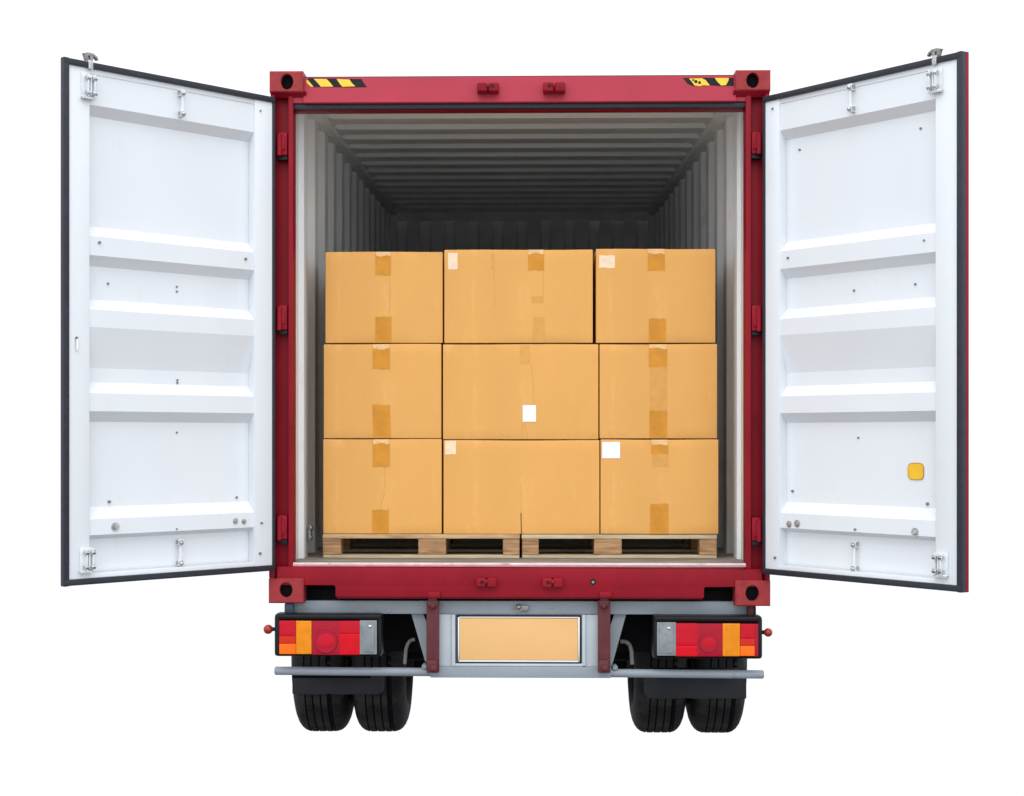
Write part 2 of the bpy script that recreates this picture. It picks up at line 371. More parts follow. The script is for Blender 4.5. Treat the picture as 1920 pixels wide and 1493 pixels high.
# --- side walls: trapezoid corrugation, white jamb strip first
for sgn in (-1, 1):
    pitch, dep = .43, .045
    prof = [(.125, 0), (.20, 0)]
    y = .26
    while y < LEN-.28:
        prof += [(y, 0), (y+.07, 1), (y+.215, 1), (y+.285, 0)]; y += pitch
    prof += [(LEN, 0)]
    def wx(t): return sgn*(HW + dep*(1-t) - .004)
    mb = MB(WALLM, RED)
    top, bot = ROOFZ+.02, FLZ-.02
    inner = [[(wx(t), yy, bot), ] for yy, t in prof]
    rows_in = [[(wx(t), yy, bot), (wx(t), yy, top+KR*yy)] for yy, t in prof]
    rows_out = [[(wx(t)+sgn*.004, yy, bot), (wx(t)+sgn*.004, yy, top+KR*yy)] for yy, t in prof]
    mb.grid(rows_in, WALLM); mb.grid(rows_out, RED)
    mb.build('side_wall', None, CON, smooth=False)
    mb = MB(JAMB)      # smooth white jamb plate at the opening
    a = X(549.5, .10) if sgn < 0 else X(1399, .10)
    lo, hi = sorted((a, a+sgn*.02))
    mb.box(lo, hi, .135, .30, FLZ, ROOFZ, .002)
    mb.box(*sorted((a+sgn*.012, a+sgn*.05)), .30, .34, FLZ, ROOFZ, .004)
    mb.build('door_jamb', None, CON)
    mb = MB(ROOFM)     # roof side rail strip running back along the corner
    mb.box(*sorted((sgn*(HW+.035), sgn*(HW-.055))), .14, LEN, ROOFZ-.030, ROOFZ+.012, .006)
    mb.build('roof_side_rail', None, CON, fn=roofrise)
    mb = MB(RED); mb.box(*sorted((sgn*(HW+.045), sgn*1.215)), .17, LEN+.1, ROOFZ-.02, TOPZ-.02, .004)
    mb.build('top_side_beam', None, CON, fn=roofrise)
    mb = MB(RED); mb.box(*sorted((sgn*(HW+.045), sgn*1.215)), .17, LEN+.1, BOTZ+.03, FLZ+.02, .004)
    mb.build('bottom_side_beam', None, CON)
    mb = MB(RED); mb.box(*sorted((sgn*1.155, sgn*1.217)), LEN+.02, LEN+.17, BOTZ, TOPZ+.17, .005)
    mb.build('corner_post', None, CON)
# --- roof
prof = [(.12, 0)]; y = .36; pitch = .37
while y < LEN-.2:
    prof += [(y, 0), (y+.025, 1), (y+.135, 1), (y+.185, 0)]; y += pitch
prof += [(LEN, 0)]
RD = .052; e = HW-.10
mb = MB(ROOFM, RED)
rows = []
for yy, t in prof:
    z = ROOFZ+KR*yy
    rows.append([(-HW-.10, yy, z), (-e-.05, yy, z), (-e, yy, z+RD*t), (e, yy, z+RD*t), (e+.05, yy, z), (HW+.10, yy, z)])
mb.grid(rows, ROOFM); mb.grid([[(p[0], p[1], p[2]+.004) for p in r] for r in rows], RED)
mb.build('roof', None, CON, smooth=False)
# --- front (far) wall
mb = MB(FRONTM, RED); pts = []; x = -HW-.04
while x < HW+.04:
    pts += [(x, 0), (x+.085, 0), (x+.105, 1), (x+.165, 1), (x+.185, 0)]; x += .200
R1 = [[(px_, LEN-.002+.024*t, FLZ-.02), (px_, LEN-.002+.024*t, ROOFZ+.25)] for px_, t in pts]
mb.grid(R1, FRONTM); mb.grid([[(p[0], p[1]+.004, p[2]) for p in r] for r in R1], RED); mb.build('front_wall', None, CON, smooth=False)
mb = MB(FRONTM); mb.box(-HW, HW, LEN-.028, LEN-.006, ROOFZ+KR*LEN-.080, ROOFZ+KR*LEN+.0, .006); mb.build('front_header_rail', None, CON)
# --- floor
mb = MB(FLOORM); mb.box(-HW-.03, HW+.03, .075, LEN, FLZ-.03, FLZ, .001); mb.build('floor', None, CON)
for i in range(12):
    mb = MB(DARK); yy = .45+i*.44; mb.box(-HW, HW, yy, yy+.05, BOTZ+.04, FLZ-.031, .002); mb.build('floor_crossmember', None, CON)
# small worn lashing point at the left jamb foot
mb = MB(BOLTM); lx = X(581, .42)
mb.box(lx-.012, lx+.006, .41, .45, Z(581,1014,.42), Z(581,984,.42), .004); mb.sph((lx+.004, .42, Z(581,990,.42)), .016); mb.sph((lx+.004, .42, Z(581,1008,.42)), .012)
mb.build('lashing_ring', None, CON)

# ================================================================ doors
ZB = 1.011; ZTOP = 3.314
class Door:
    def __init__(s, hx, ox, Y1, hingeY=-.012):
        s.H = Vector((X(hx, hingeY), hingeY, 0)); O = Vector((X(ox, Y1), Y1, 0)); s.W = (O-s.H).length
        s.U = (O-s.H).normalized(); n = Vector((-s.U.y, s.U.x, 0))
        camd = Vector((CX, CY, 0))-s.H
        s.N = n if n.dot(camd) > 0 else -n
    def w(s, co): return s.H + s.U*co.x + s.N*co.y + Vector((0, 0, co.z))
    def D(s, px, py, off=0.0):
        t = (px-PPX)/F; d = Vector((t*c_-s_, c_+t*s_, -(py-HORIZON)/F))     # ray, zc = 1
        C = Vector((CX, CY, CZ)); H = s.H+s.N*off
        k = (H-C).dot(s.N)/d.dot(s.N); P = C+d*k
        return (P-s.H).dot(s.U), P.z
LD = Door(515, 117.5, -.885); RD_ = Door(1431, 1806, -.945)
def make_door(d, label, feat):
    ZB, ZTOP = feat['zz']
    sl = feat['side']
    G = .028
    u_rec0 = d.D(feat['rec_hinge'], 700)[0]; u_rec1 = d.D(feat['rec_free'], 700)[0]; Wd = d.W
    zin0, zin1 = ZB+G, ZTOP-G
    # frame = the door itself
    mb = MB(WHITE, RED)
    th = .040
    eg = feat['edge']
    mb.box(.012, u_rec0, -th, 0, zin0-.02, zin1+.02, .003, WHITE)
    mb.box(u_rec1, Wd-.033, -th, 0, zin0-.02, zin1+.02, .003, WHITE)
    mb.box(u_rec0-.002, u_rec1+.002, -th, -.004, zin1-.022, zin1+.018, .003, WHITE)
    mb.box(u_rec0-.002, u_rec1+.002, -th, -.004, zin0-.018, zin0+.020, .003, WHITE)
    for a_, b_, c2, d2 in ((u_rec0-.014, u_rec0-.0006, zin0, zin1), (u_rec1+.0006, u_rec1+.014, zin0, zin1), (u_rec0-.001, u_rec1+.001, zin0+.0206, zin0+.034)):
        mb.box(a_, b_, -.058, -.030, c2, d2, 0, WHITE) if b_-a_ < .1 else mb.box(a_, b_, -.058, -.050, zin0-.01, zin0+.012, 0, WHITE)
    fr = mb.build('door', None, CON, fn=d.w); fr['label'] = label
    # outer red skin of frame
    mb = MB(RED)
    mb.box(0, u_rec0, -.074, -.0585, ZB+.004, ZTOP-.004, .003); mb.box(u_rec1, Wd-eg-.02, -.074, -.0585, ZB+.004, ZTOP-.004, .003)
    mb.box(u_rec0, u_rec1, -.074, -.0585, ZTOP-.07, ZTOP-.004, .003); mb.box(u_rec0, u_rec1, -.074, -.0585, ZB+.004, ZB+.07, .003)
    if feat['red']: mb.box(Wd-.016, Wd-.001, -.040, -.0205, ZB-.002, ZTOP+.002, .002)
    mb.build('door_outer_skin', None, fr, fn=d.w)
    # rubber gasket around the perimeter
    mb = MB(RUB); g0 = -.030; g1 = .010; b = .006
    mb.box(-.002, .016, g0-.01, g1-.006, ZB, ZTOP, .003)
    mb.box(Wd-G, Wd, -.020, g1, ZB-.002, ZTOP+.002, b)
    mb.box(Wd-G-.001, Wd-G+.006, g0, g1-.003, ZB+.02, ZTOP-.02, .002)
    mb.box(.004, Wd-.003, -.0195, g1+.001, ZTOP-G, ZTOP, b); mb.box(.004, Wd-.003, -.0195, g1+.001, ZB, ZB+G, b)
    mb.build('door_gasket', None, fr, fn=d.w)
    # corrugated inner panel: horizontal ribs; z levels read off the free end of the left door
    base, rib = -.050, -.008
    prof = [(zin1-.01, rib), (ZR[0], rib), (ZR[1], base), (ZR[2], base), (ZR[3], rib), (ZR[4], rib), (ZR[5], base), (ZR[6], base), (ZR[7], rib+.003), (ZR[8], rib+.003),
            (ZR[9], base), (ZR[10], base), (ZR[11], rib), (ZR[12], rib), (ZR[13], base), (ZR[14], base), (ZR[15], rib), (ZR[16], rib), (ZR[17], base), (zin0+.01, base)]
    def wz(z):
        for (za, wa), (zb_, wb) in zip(prof, prof[1:]):
            if zb_ <= z <= za: return wa+(wb-wa)*((za-z)/max(1e-6, za-zb_))
        return 0
    mb = MB(WHITE, RED)
    mb.grid([[(u_rec0, w, z), (u_rec1, w, z)] for z, w in prof], WHITE)
    mb.grid([[(u_rec0, w-.004, z), (u_rec1, w-.004, z)] for z, w in prof], RED)
    pn = mb.build('door_panel', None, fr, fn=d.w, smooth=False)
    mb = MB(WHITE)   # weld fillet strips at both ends of the ribs
    # bolts
    for px, py, r in feat['bolts']:
        u, z = d.D(px, py, -.02); inside = u_rec0 < u < u_rec1
        w = wz(z) if inside else 0
        u, z = d.D(px, py, w); rr = r/400*.95
        mb = MB(BOLTM if r < 4 else STEEL)
        mb.cyl((u, w-.004, z), (u, w+min(.012, rr*1.3), z), rr, rr*.85, seg=6 if r > 4 else 8, bev=rr*.12)
        if r > 4: mb.cyl((u, w-.002, z), (u, w+.003, z), rr*1.35, seg=14)
        mb.build('bolt', None, fr, fn=d.w)
    # lashing rods
    for (x0, ya, yb, w_) in feat['rods']:
        (u, za), (_, zb_) = d.D(x0, ya, w_+.02), d.D(x0, yb, w_+.02)
        mb = MB(WHITE, STEEL)
        mb.cyl((u, w_+.022, zb_), (u, w_+.022, za), .0065, seg=10, m=WHITE)
        for z in (za-.008, zb_+.008):
            mb.box(u-.013, u+.013, w_-.002, w_+.030, z-.016, z+.014, .005, STEEL); mb.sph((u+.004, w_+.034, z-.004), .011, m=STEEL, seg=10)
        mb.build('lashing_bar', None, fr, fn=d.w)
    # latch guide brackets near the free edge
    for (x0, ya, yb) in feat['latches']:
        (u, za), (_, zb_) = d.D(x0, ya, .01), d.D(x0, yb, .01)
        mb = MB(WHITE, STEEL)
        mb.box(u-.030, u+.032, .001, .004, zb_, za, .001, WHITE)
        for du in (-.026, .006):
            mb.box(u+du, u+du+.006, .002, .028, zb_+.004, za-.004, .002, WHITE)
            for z in (za-.022, zb_+.020): mb.cyl((u+du-.008, .022, z), (u+du+.014, .022, z), .011, seg=8, bev=.002, m=STEEL)
        mb.cyl((u-.010, .014, zb_+.01), (u-.010, .014, za-.01), .006, seg=10, m=WHITE)
        mb.box(u-.034, u+.036, .002, .022, zb_-.006, zb_+.006, .004, STEEL)
        mb.build('latch_bracket', None, fr, fn=d.w)
    # outside locking bar with cam hooks reaching past the top and bottom of the door
    ub = d.D(feat['bar'], 112, -.09)[0]
    mb = MB(STEEL)
    yb_ = -.095
    mb.cyl((ub, yb_, ZB+.02), (ub, yb_, ZTOP+.005), .017, seg=16)
    lb = mb.build('locking_bar', None, fr, fn=d.w)
    mb = MB(BOLTM)
    for z, s2 in ((ZTOP+.012, 1),):
        mb.box(ub-.009, ub+.009, yb_-.012, yb_+.014, z-.02, z+.040, .004)
        hk = feat['hook']*.62
        mb.prism([(ub-.038, z+.026), (ub-.030, z+.042), (ub-.010, z+.052), (ub+.016, z+.053), (ub+.040, z+.046), (ub+.034, z+.038), (ub+.028, z+.018), (ub+.018, z+.016), (ub+.018, z+.036), (ub-.006, z+.041), (ub-.022, z+.034), (ub-.032, z+.024)],
                 yb_-.008, yb_+.012, 'y', bev=.0015)
    mb.build('cam_hook', None, lb, fn=d.w)
    mb = MB(STEEL); mb.cyl((ub, yb_, 2.1), (ub-.45, yb_-.02, 2.06), .011, seg=10); mb.box(ub-.03, ub+.03, yb_-.025, -th-.016, 2.06, 2.14, .005)
    mb.build('door_handle', None, lb, fn=d.w)
    # strap of the guide bracket passing over the gasket
    mb = MB(STEEL); u0 = d.D(feat['bar'], 125, .012)[0]
    mb.box(u0-.012, u0+.012, .008, .015, ZTOP-G-.006, ZTOP+.006, .002); mb.build('gasket_clip', None, fr, fn=d.w)
    # outer hinges blades
    for z in (1.25, 2.25, 3.1):
        mb = MB(RED); mb.box(-.01, .14, -.088, -.0745, z-.05, z+.05, .004); mb.build('hinge_blade', None, fr, fn=d.w)
    return fr, wz
# rib levels (left door, photo x = 168)
ZR = [LD.D(168, py, off)[1] for py, off in ((196,-.008),(218,-.05),(425,-.05),(442,-.008),(478,-.008),(499,-.05),(561,-.05),(580,-.008),(613,-.008),(690,-.05),(717,-.05),(737,-.008),(771,-.008),(791,-.05),(951,-.05),(974,-.008),(1004,-.008),(1011,-.05))]
lbolts = [(186,455,3),(460,486,3),(202,532,2.4),(331,538,2.2),(331,547,2.2),(143,634,3),(332,713,2.3),(332,718,2.3),(331,811,2.2),(204,941,3.2),(443,933,2.8),(216,988,6.5),(441,977,4.6),(457,978,4.2),(490,981,2.8),(487,1038,3),(331,992,2),(488,208,2.2)]
rbolts = [(1449,204,2.5),(1500,281,2.5),(1727,241,2.5),(1478,484,2.6),(1733,451,2.2),(1602,545,2.4),(1717,533,2.4),(1610,821,2.2),(1487,921,3),(1740,945,3.2),(1480,983,5),(1495,982,5.6),(1604,993,2.6),(1716,998,6),(1454,1046,3)]
ldoor, lwz = make_door(LD, 'left door panel, white inside, without any sticker', dict(zz=(1.011, 3.314), side=-1, rec_hinge=478, rec_free=168, edge=.075, red=False, bolts=lbolts,
    rods=[(342,171,216,-.008),(338,1013,1058,-.05)], latches=[(166,138,184),(163,1027,1072)], bar=170, hook=1))
rdoor, rwz = make_door(RD_, 'right door panel, white inside, with a yellow sticker', dict(zz=(.9985, 3.306), side=1, rec_hinge=1461, rec_free=1754, edge=.06, red=True, bolts=rbolts,
    rods=[(1595,160,207,-.008),(1602,1017,1068,-.05)], latches=[(1754,128,172),(1764,1036,1080)], bar=1752, hook=1))
# yellow rounded sticker
u, z = RD_.D(1717.5, 884, -.048); mb = MB(YEL)
a, b = RD_.D(1703, 884, -.048)[0], RD_.D(1732, 884, -.048)[0]; a, b = sorted((a, b)); h = 15.5/428
N = 28; pts = []
for i in range(N):
    t = 2*math.pi*i/N; cx = abs(math.cos(t))**.5*math.copysign(1, math.cos(t)); sz = abs(math.sin(t))**.5*math.copysign(1, math.sin(t))
    pts.append(((a+b)/2+(b-a)/2*cx, z+h*sz))
mb.prism(pts, -.0495, -.046, 'y'); st = mb.build('yellow_sticker', None, rdoor, fn=RD_.w, smooth=False)
mb = MB(mat('sticker_rim', (.45, .20, .01), .5))
for i in range(N):
    p, q = pts[i], pts[(i+1) % N]; mb.cyl((p[0], -.0465, p[1]), (q[0], -.0465, q[1]), .0018, seg=6)
mb.build('sticker_edge', None, st, fn=RD_.w)
# curled scrap of paper on the left door stile
u, z = LD.D(145, 645, .005); mb = MB(LABEL)
mb.grid([[(u-.006+.012*t, .002+.010*math.sin(t*2.6), z+.022-.05*k) for t in (0, .33, .66, 1)] for k in (0, .5, 1)])
mb.grid([[(u-.006+.012*t, .003+.010*math.sin(t*2.6), z+.022-.05*k) for t in (0, .33, .66, 1)] for k in (0, .5, 1)])
mb.build('paper_scrap', None, ldoor, fn=LD.w)

# ================================================================ pallets
PY = .33
def pallet(x0, x1, blocks, label, dy=0.0):
    Y0 = PY+dy; a, b = X(x0, Y0), X(x1, Y0)
    t = thing('wooden_pallet', label, 'pallet', ((a+b)/2, Y0+.5, FLZ), 'wooden pallets under the cartons')
    o = Vector(((a+b)/2, Y0+.5, FLZ)); L = lambda c: c-o
    zt = Z(790, 1002, Y0); zd = Z(790, 1010, Y0); zb0 = FLZ+.0015; zb1 = FLZ+.017
    for i in range(6):
        y0 = Y0+i*.18
        mb = MB(WOODP if i == 0 and x0 > 900 else WOOD); vs = mb.box(a+.002*random.random(), b-.003*random.random(), y0, y0+.10, zd, zt, .002)
        mb.build('deck_board', None, t, fn=L)
    for j in range(3):
        y0 = Y0+.002+j*.43
        mb = MB(WOODP); mb.box(a+.003, b-.003, y0, y0+.10, zb0, zb1, .002); mb.build('bottom_board', None, t, fn=L)
        for k, (bx0, bx1) in enumerate(blocks):
            xa_, xb_ = X(bx0, Y0), X(bx1, Y0)
            mb = MB(BLOCKM); mb.box(xa_, xb_, y0+.004*random.random(), y0+.13, zb1, zd, .006, seg=3)
            bmesh.ops.subdivide_edges(mb.bm, edges=[e for e in mb.bm.edges if e.calc_length() > .05], cuts=6, use_grid_fill=True)
            for v in mb.bm.verts: v.co += Vector((random.uniform(-1,1), random.uniform(-1,1)*2, random.uniform(-.3,.3)))*.0009
            mb.build('block', None, t, fn=L)
    return t, zt
_, PZ = pallet(605, 975, [(605,639),(784,836),(943,974)], 'pine pallet under the left half of the carton stack')
pallet(978, 1345, [(979,1010),(1114,1166),(1312,1344.5)], 'pine pallet with paler top board under the right half of the stack', .012)
# ================================================================ cartons
def carton(x0, x1, yt, yb, label, tapes=(), labels=(), ghosts=(), creases=(), dy=0.0, rz=0.0, depth=.62, pale=(), slit=None):
    Y0 = PY+.006+dy; a, b = X(x0, Y0), X(x1, Y0); xm = (x0+x1)/2
    z0, z1 = Z(xm, yb, Y0), Z(xm, yt, Y0)
    loc = Vector(((a+b)/2, Y0+depth/2, z0)); t = thing('cardboard_box', label, 'cardboard box', loc, 'cardboard boxes stacked on the pallets')
    t.rotation_euler.z = rz
    w, h = b-a, z1-z0
    mb = MB(CARD); hw, hd = w/2, depth/2
    # slightly bulged carton body
    nx, nz = 14, 10; e = .005
    bm = mb.bm
    r = bmesh.ops.create_cube(bm, size=1)
    for v in r['verts']: v.co = Vector((v.co.x*w, v.co.y*depth, v.co.z*h))
    bmesh.ops.bevel(bm, geom=list(bm.edges), offset=e, segments=2, affect='EDGES', profile=.6)
    bmesh.ops.subdivide_edges(bm, edges=[q for q in bm.edges if q.calc_length() > .1], cuts=9, use_grid_fill=True)
    rr = random.Random(label); p1, p2 = rr.uniform(0, 6), rr.uniform(0, 6)
    def front(x, z):   # y of front surface in local coords
        u_, v_ = x/hw, (z/h*2-1)
        bul = .004*(1-u_*u_)*(1-v_*v_)*rr_b + .0009*math.sin(u_*3.1+p1)*math.cos(v_*2.2+p2)
        return -hd-bul
    rr_b = rr.uniform(.2, 1.2)
    for v in bm.verts:
        v.co.z += h/2
        if v.co.y < -hd+1e-4:
            v.co.y = front(v.co.x, v.co.z)
    # tiny waviness of top and bottom edges
    for v in bm.verts:
        if v.co.z > h-.004: v.co.z += .0012*math.sin(v.co.x*9+p1)-.001
    mb.build('carton_body', None, t)
    def lx(px): return X(px, Y0)-loc.x
    def lz(py): return Z(xm, py, Y0)-loc.z
    def patch(name, m, px0, px1, pyt, pyb, off=.0012, wob=.0, wob2=0, sk=0):
        n, k = 7, 6; rows = []; R = random.Random(px0*7+pyt)
        topw = [R.uniform(-1,1)*wob for _ in range(n)]; botw = [R.uniform(-1,1)*wob2 for _ in range(n)]
        for j in range(k):
            row = []
            for i in range(n):
                f = i/(n-1); g = j/(k-1); px = px0+(px1-px0)*f+sk*g; py = pyt+topw[i]+(pyb+botw[i]-pyt-topw[i])*g
                x, z = lx(px), min(h-.0015, max(.001, lz(py)))
                row.append((x, front(x, z)-off-.0004*R.random(), z))
            rows.append(row)
        mb = MB(m); mb.grid(rows); mb.grid([[(p[0], p[1]+.0009, p[2]) for p in r] for r in rows]); return mb.build(name, None, t)
    for q in tapes:
        px0, px1, pyt, pyb = q[:4]; top = abs(pyt-yt) < 8
        tp = patch('packing_tape', TAPE, px0, px1, pyt, pyb, .0012, 0 if top else 1.2, 1.3 if top else 0, q[4] if len(q) > 4 else 0)
        if top:
            s = patch('tape_fold_sheen', TAPEH, px0+1, px1-.5, yt+.3, pyt+4.5, .0019, 0, 1.8); s.parent = tp  # pale strip paints the highlight where the tape folds over
    for q in pale: patch('pale_tape', TAPEP, *q, .0008, .5, .5)
    for q in labels: patch('paper_label', LABEL, *q, .0022)
    for q in ghosts: patch('label_residue', GHOST, *q, .0009, .8, .8)
    for q in creases:      # list of points with width px
        pts, wpx, m = q; mb = MB(m)
        for (ax, ay), (bx, by) in zip(pts, pts[1:]):
            x_, z_ = lx(ax), lz(ay); x2, z2 = lx(bx), lz(by); hw_ = wpx/370/2
            ya, yb2 = front(x_, z_)-.0006, front(x2, z2)-.0006
            mb.grid([[(x_-hw_, ya, z_), (x_+hw_, ya-.0004, z_)], [(x2-hw_, yb2, z2), (x2+hw_, yb2-.0004, z2)]])
        mb.build('flap_seam', None, t)
    return t
K1 = [([(730,517),(731,545),(731,575),(728,592)], 1.0, TAPEP)]
carton(610, 830, 472, 643.2, 'box at the left end of the top row, two tapes and no label', tapes=[(704,733,476,516),(704,734,594,643)], creases=K1, dy=.004)
carton(833, 1111.5, 468, 643.2, 'wide box in the middle of the top row with faded residue at its upper left', tapes=[(990,1020,472,507)], pale=[(1000,1021,595,643),(997,1019,556,568),(921,927,475,505)], ghosts=[(840,858,474,505)],
       creases=[([(1019,508),(1019,556)], 1, TAPEP), ([(926,506),(928,575)], .8, TAPEP), ([(1000,596),(1001,642)], .9, CREASE)], dy=-.004)
carton(1117, 1341, 466.5, 643, 'box ending the top row on the right with a pale square of torn label', tapes=[(1214,1246,471,507),(1216,1248,598,643)], ghosts=[(1123,1152.5,479,502.5)], dy=.006, rz=.004)
carton(607, 827.3, 645, 822, 'box at the left end of the middle row, tape low and high', tapes=[(699,731,650,692),(698,731,759,822,2)], dy=-.002)
carton(830.5, 1122, 645.2, 824, 'wide box in the very centre with a small white label', pale=[(975,993.5,648,681)], labels=[(980,1005,760,791)],
       creases=[([(996,682),(999,720),(1001,759)], 1, CREASE), ([(980,795),(979,822)], .8, CREASE), ([(983,795),(990,822)], .8, CREASE), ([(975,648),(975,675),(978,682)], .9, TAPEH)], dy=0)
carton(1124.5, 1345, 645.2, 822.3, 'box ending the middle row on the right with one long tape from top to bottom', tapes=[(1217,1251,649,688),(1218,1251,770,822)], pale=[(1219,1251,688,770)],
       creases=[([(1236,652),(1237,668)], 1.2, TAPEH), ([(1233,803),(1231,820)], 1, TAPEH)], dy=.003, rz=-.003)
carton(606, 828, 823.3, 1001, 'box at the left end of the bottom row, directly on the pallet, unlabelled', tapes=[(699,731,828,875),(698,729,956,1001)], creases=[([(722,876),(721,905),(720,930),(712,953)], 1.2, TAPEP), ([(715,972),(716,998)], .9, TAPEH)], dy=-.003)
carton(831.5, 1124, 825.3, 1001.5, 'wide box mid bottom row with a dark slit at its lower edge', ghosts=[(834.5,855,827,852)], creases=[([(976.8,962),(977.6,1001)], 1.6, SLIT), ([(976.5,905),(976.8,962)], .7, CREASE)], dy=.002)
carton(1126, 1347, 824, 1001.5, 'box ending the bottom row on the right, white label in its corner', tapes=[(1221,1253,829,851),(1219,1253,945,1001)], pale=[(1223,1253,851,875)], labels=[(1129,1162.5,829,859.5)], dy=0)

# ================================================================ truck chassis
TR = thing('truck_chassis', 'grey truck chassis with dual wheels, tail lights and blank orange plate under the red container', 'truck')
# upper grey cross beam
BY = .09
mb = MB(GREY); mb.box(X(551,BY), X(1402,BY), BY, BY+.09, Z(975,1152,BY), Z(975,1127,BY), .006); mb.build('cross_beam', None, TR)
mb = MB(DARK); mb.box(X(560,BY), X(1395,BY), BY+.02, BY+.12, Z(975,1127,BY)+.001, BOTZ+.06, .002); mb.build('beam_top_spacer', None, TR)
for px, py, r in ((729,1144,3.4),(919,1135,2.2),(1091,1247.5,2.6)):
    mb = MB(BOLTM); mb.cyl((X(px,BY), BY-.006, Z(px,py,BY)), (X(px,BY), BY+.01, Z(px,py,BY)), r/380, seg=8); mb.build('bolt', None, TR)
mb = MB(BOLTM); x, z = X(978,BY), Z(978,1139,BY)
mb.cyl((x-.012, BY-.03, z), (x-.012, BY+.01, z), .019, seg=8, bev=.003); mb.sph((x-.014, BY-.032, z+.004), .014, seg=10)
mb.box(x, x+.034, BY-.024, BY, z-.018, z+.012, .006); mb.build('lock_knob', None, TR)
# stubs under castings
mb = MB(BLUE); pbox(mb, 533, 550, 1132, 1153, .06, .08, .006); mb.build('twistlock_stub', None, TR)
mb = MB(BROWN); pbox(mb, 1402, 1413, 1136, 1158, .05, .08, .008); mb.build('twistlock_stub', None, TR)
mb = MB(BLACK); pbox(mb, 1411, 1418, 1136, 1165, .09, .08, .008); mb.build('twistlock_stub', None, TR)
# centre panel: pale uprights, plate frame
CP = .085
mb = MB(GREYL); pbox(mb, 821, 848, 1152, 1251, CP, .03, .003); pbox(mb, 1097, 1124, 1153, 1251, CP, .03, .003)
mb.box(X(846,CP), X(1099,CP), CP+.018, CP+.035, Z(975,1250,CP), Z(975,1152,CP), .002)
mb.build('centre_panel', None, TR)
mb = MB(GREYL)
for x0, x1, y0, y1 in ((847,853.5,1152.5,1249),(1091.5,1098,1153,1249)): pbox(mb, x0, x1, y0, y1, CP-.012, .03, .003)
pbox(mb, 853, 1092, 1244.5, 1249.5, CP-.01, .03, .003); mb.build('plate_holder', None, TR)
mb = MB(BLACK); pbox(mb, 856, 1089.5, 1153.8, 1244, CP-.004, .02, .004); bk = mb.build('plate_backing', None, TR)
mb = MB(CHROME)
for x0, x1, y0, y1 in ((858.5,861.5,1157.5,1242),(1083.8,1087,1157.5,1242),(861,1084,1156.8,1159),(859,1086,1238.5,1242)): pbox(mb, x0, x1, y0, y1, CP-.012, .012, .0015)
mb.build('plate_rim', None, TR)
mb = MB(PLATE); pbox(mb, 862, 1083.3, 1159.6, 1238, CP-.010, .008, .001); mb.build('number_plate', None, TR)
# bumper: centre box beam and round tube
UY = .06
mb = MB(GREY); pbox(mb, 806, 1146, 1250.5, 1271.5, UY, .10, .006); mb.build('bumper_beam', None, TR)
zt1 = (Z(520,1260,UY)+Z(520,1260,UY))/2
r = 8.0/F*(UY-CY)
for (xa_, xb_, ya, yb) in ((513, 812, 1260, 1262.5), (1140, 1434, 1264.5, 1267)):
    mb = MB(GREY); mb.cyl((X(xa_,UY), UY+.04, Z(xa_,ya,UY)), (X(xb_,UY), UY+.04, Z(xb_,yb,UY)), r, seg=24, bev=.004)
    mb.build('bumper_tube', None, TR)
# brown-red guard struts
for x0, x1, in ((799.5, 823), (1121.5, 1144.5)):
    mb = MB(BROWN); pbox(mb, x0, x1, 1126, 1262, .03, .045, .004)
    st = mb.build('guard_strut', None, TR)
    xm = (x0+x1)/2
    mb = MB(BROWN); pbox(mb, x0+2, x1-2.5, 1127, 1138, .012, .03, .006); mb.sph((X(xm,.01), .014, Z(xm,1137,.01)), .014, seg=10)
    mb.build('strut_bolt', None, st)
    mb = MB(BROWN); pbox(mb, x0+1, x1-3, 1238, 1262, .008, .03, .007); mb.sph((X(xm+1,.0), .008, Z(xm,1254,.0)), .020, seg=10)
    mb.build('strut_foot', None, st)
    mb = MB(RED); pbox(mb, x0+2, x1+2, 1110, 1121, .000, .03, .005); mb.build('strut_hook', None, st)
    mb = MB(BROWN); pbox(mb, x0+4, x1-4, 1119, 1128, .02, .03, .003); mb.build('strut_neck', None, st)
# diagonal braces
for pts in ([(771,1150),(793,1150),(804,1178),(804,1244),(797,1240)], [(1174,1152),(1152,1152),(1142,1180),(1142,1250),(1147,1250)]):
    mb = MB(GREY); mb.prism([(X(px,.12), Z(px,py,.12)) for px, py in pts], .12, .135, 'y'); mb.build('diagonal_brace', None, TR, smooth=False)
for px, py in ((796,1249),(1153,1251)):
    mb = MB(GREY); mb.cyl((X(px,.1), .075, Z(px,py,.1)), (X(px,.1), .13, Z(px,py,.1)), .013, seg=14, bev=.003); mb.build('tube_socket', None, TR)
# dark gear behind: subframe, added blackout panel, axle, tanks
mb = MB(DARK); mb.box(-1.02, 1.02, .30, .34, .58, BOTZ+.02, .004); mb.box(-.50, -.38, .20, LEN, .60, BOTZ+.02, .005); mb.box(.38, .50, .20, LEN, .60, BOTZ+.02, .005)
mb.build('chassis_rails', None, TR)
mb = MB(DARK); mb.box(-1.15, 1.15, 1.86, 1.92, .25, BOTZ+.03, .01); mb.build('blackout_panel', None, TR)  # dark panel added to black out the gaps between lights and struts
mb = MB(DARK); mb.cyl((-1.1, 1.3, .47), (1.1, 1.3, .47), .07, seg=16); mb.sph((0, 1.3, .50), .17); mb.build('axle', None, TR)
for sx_ in (-1, 1):
    mb = MB(DARK); mb.box(*sorted((sx_*.56, sx_*1.20)), .45, 2.1, .955, .975, .004); mb.box(*sorted((sx_*.56, sx_*1.20)), .43, .45, .56, .975, .004); mb.build('mudguard', None, TR)
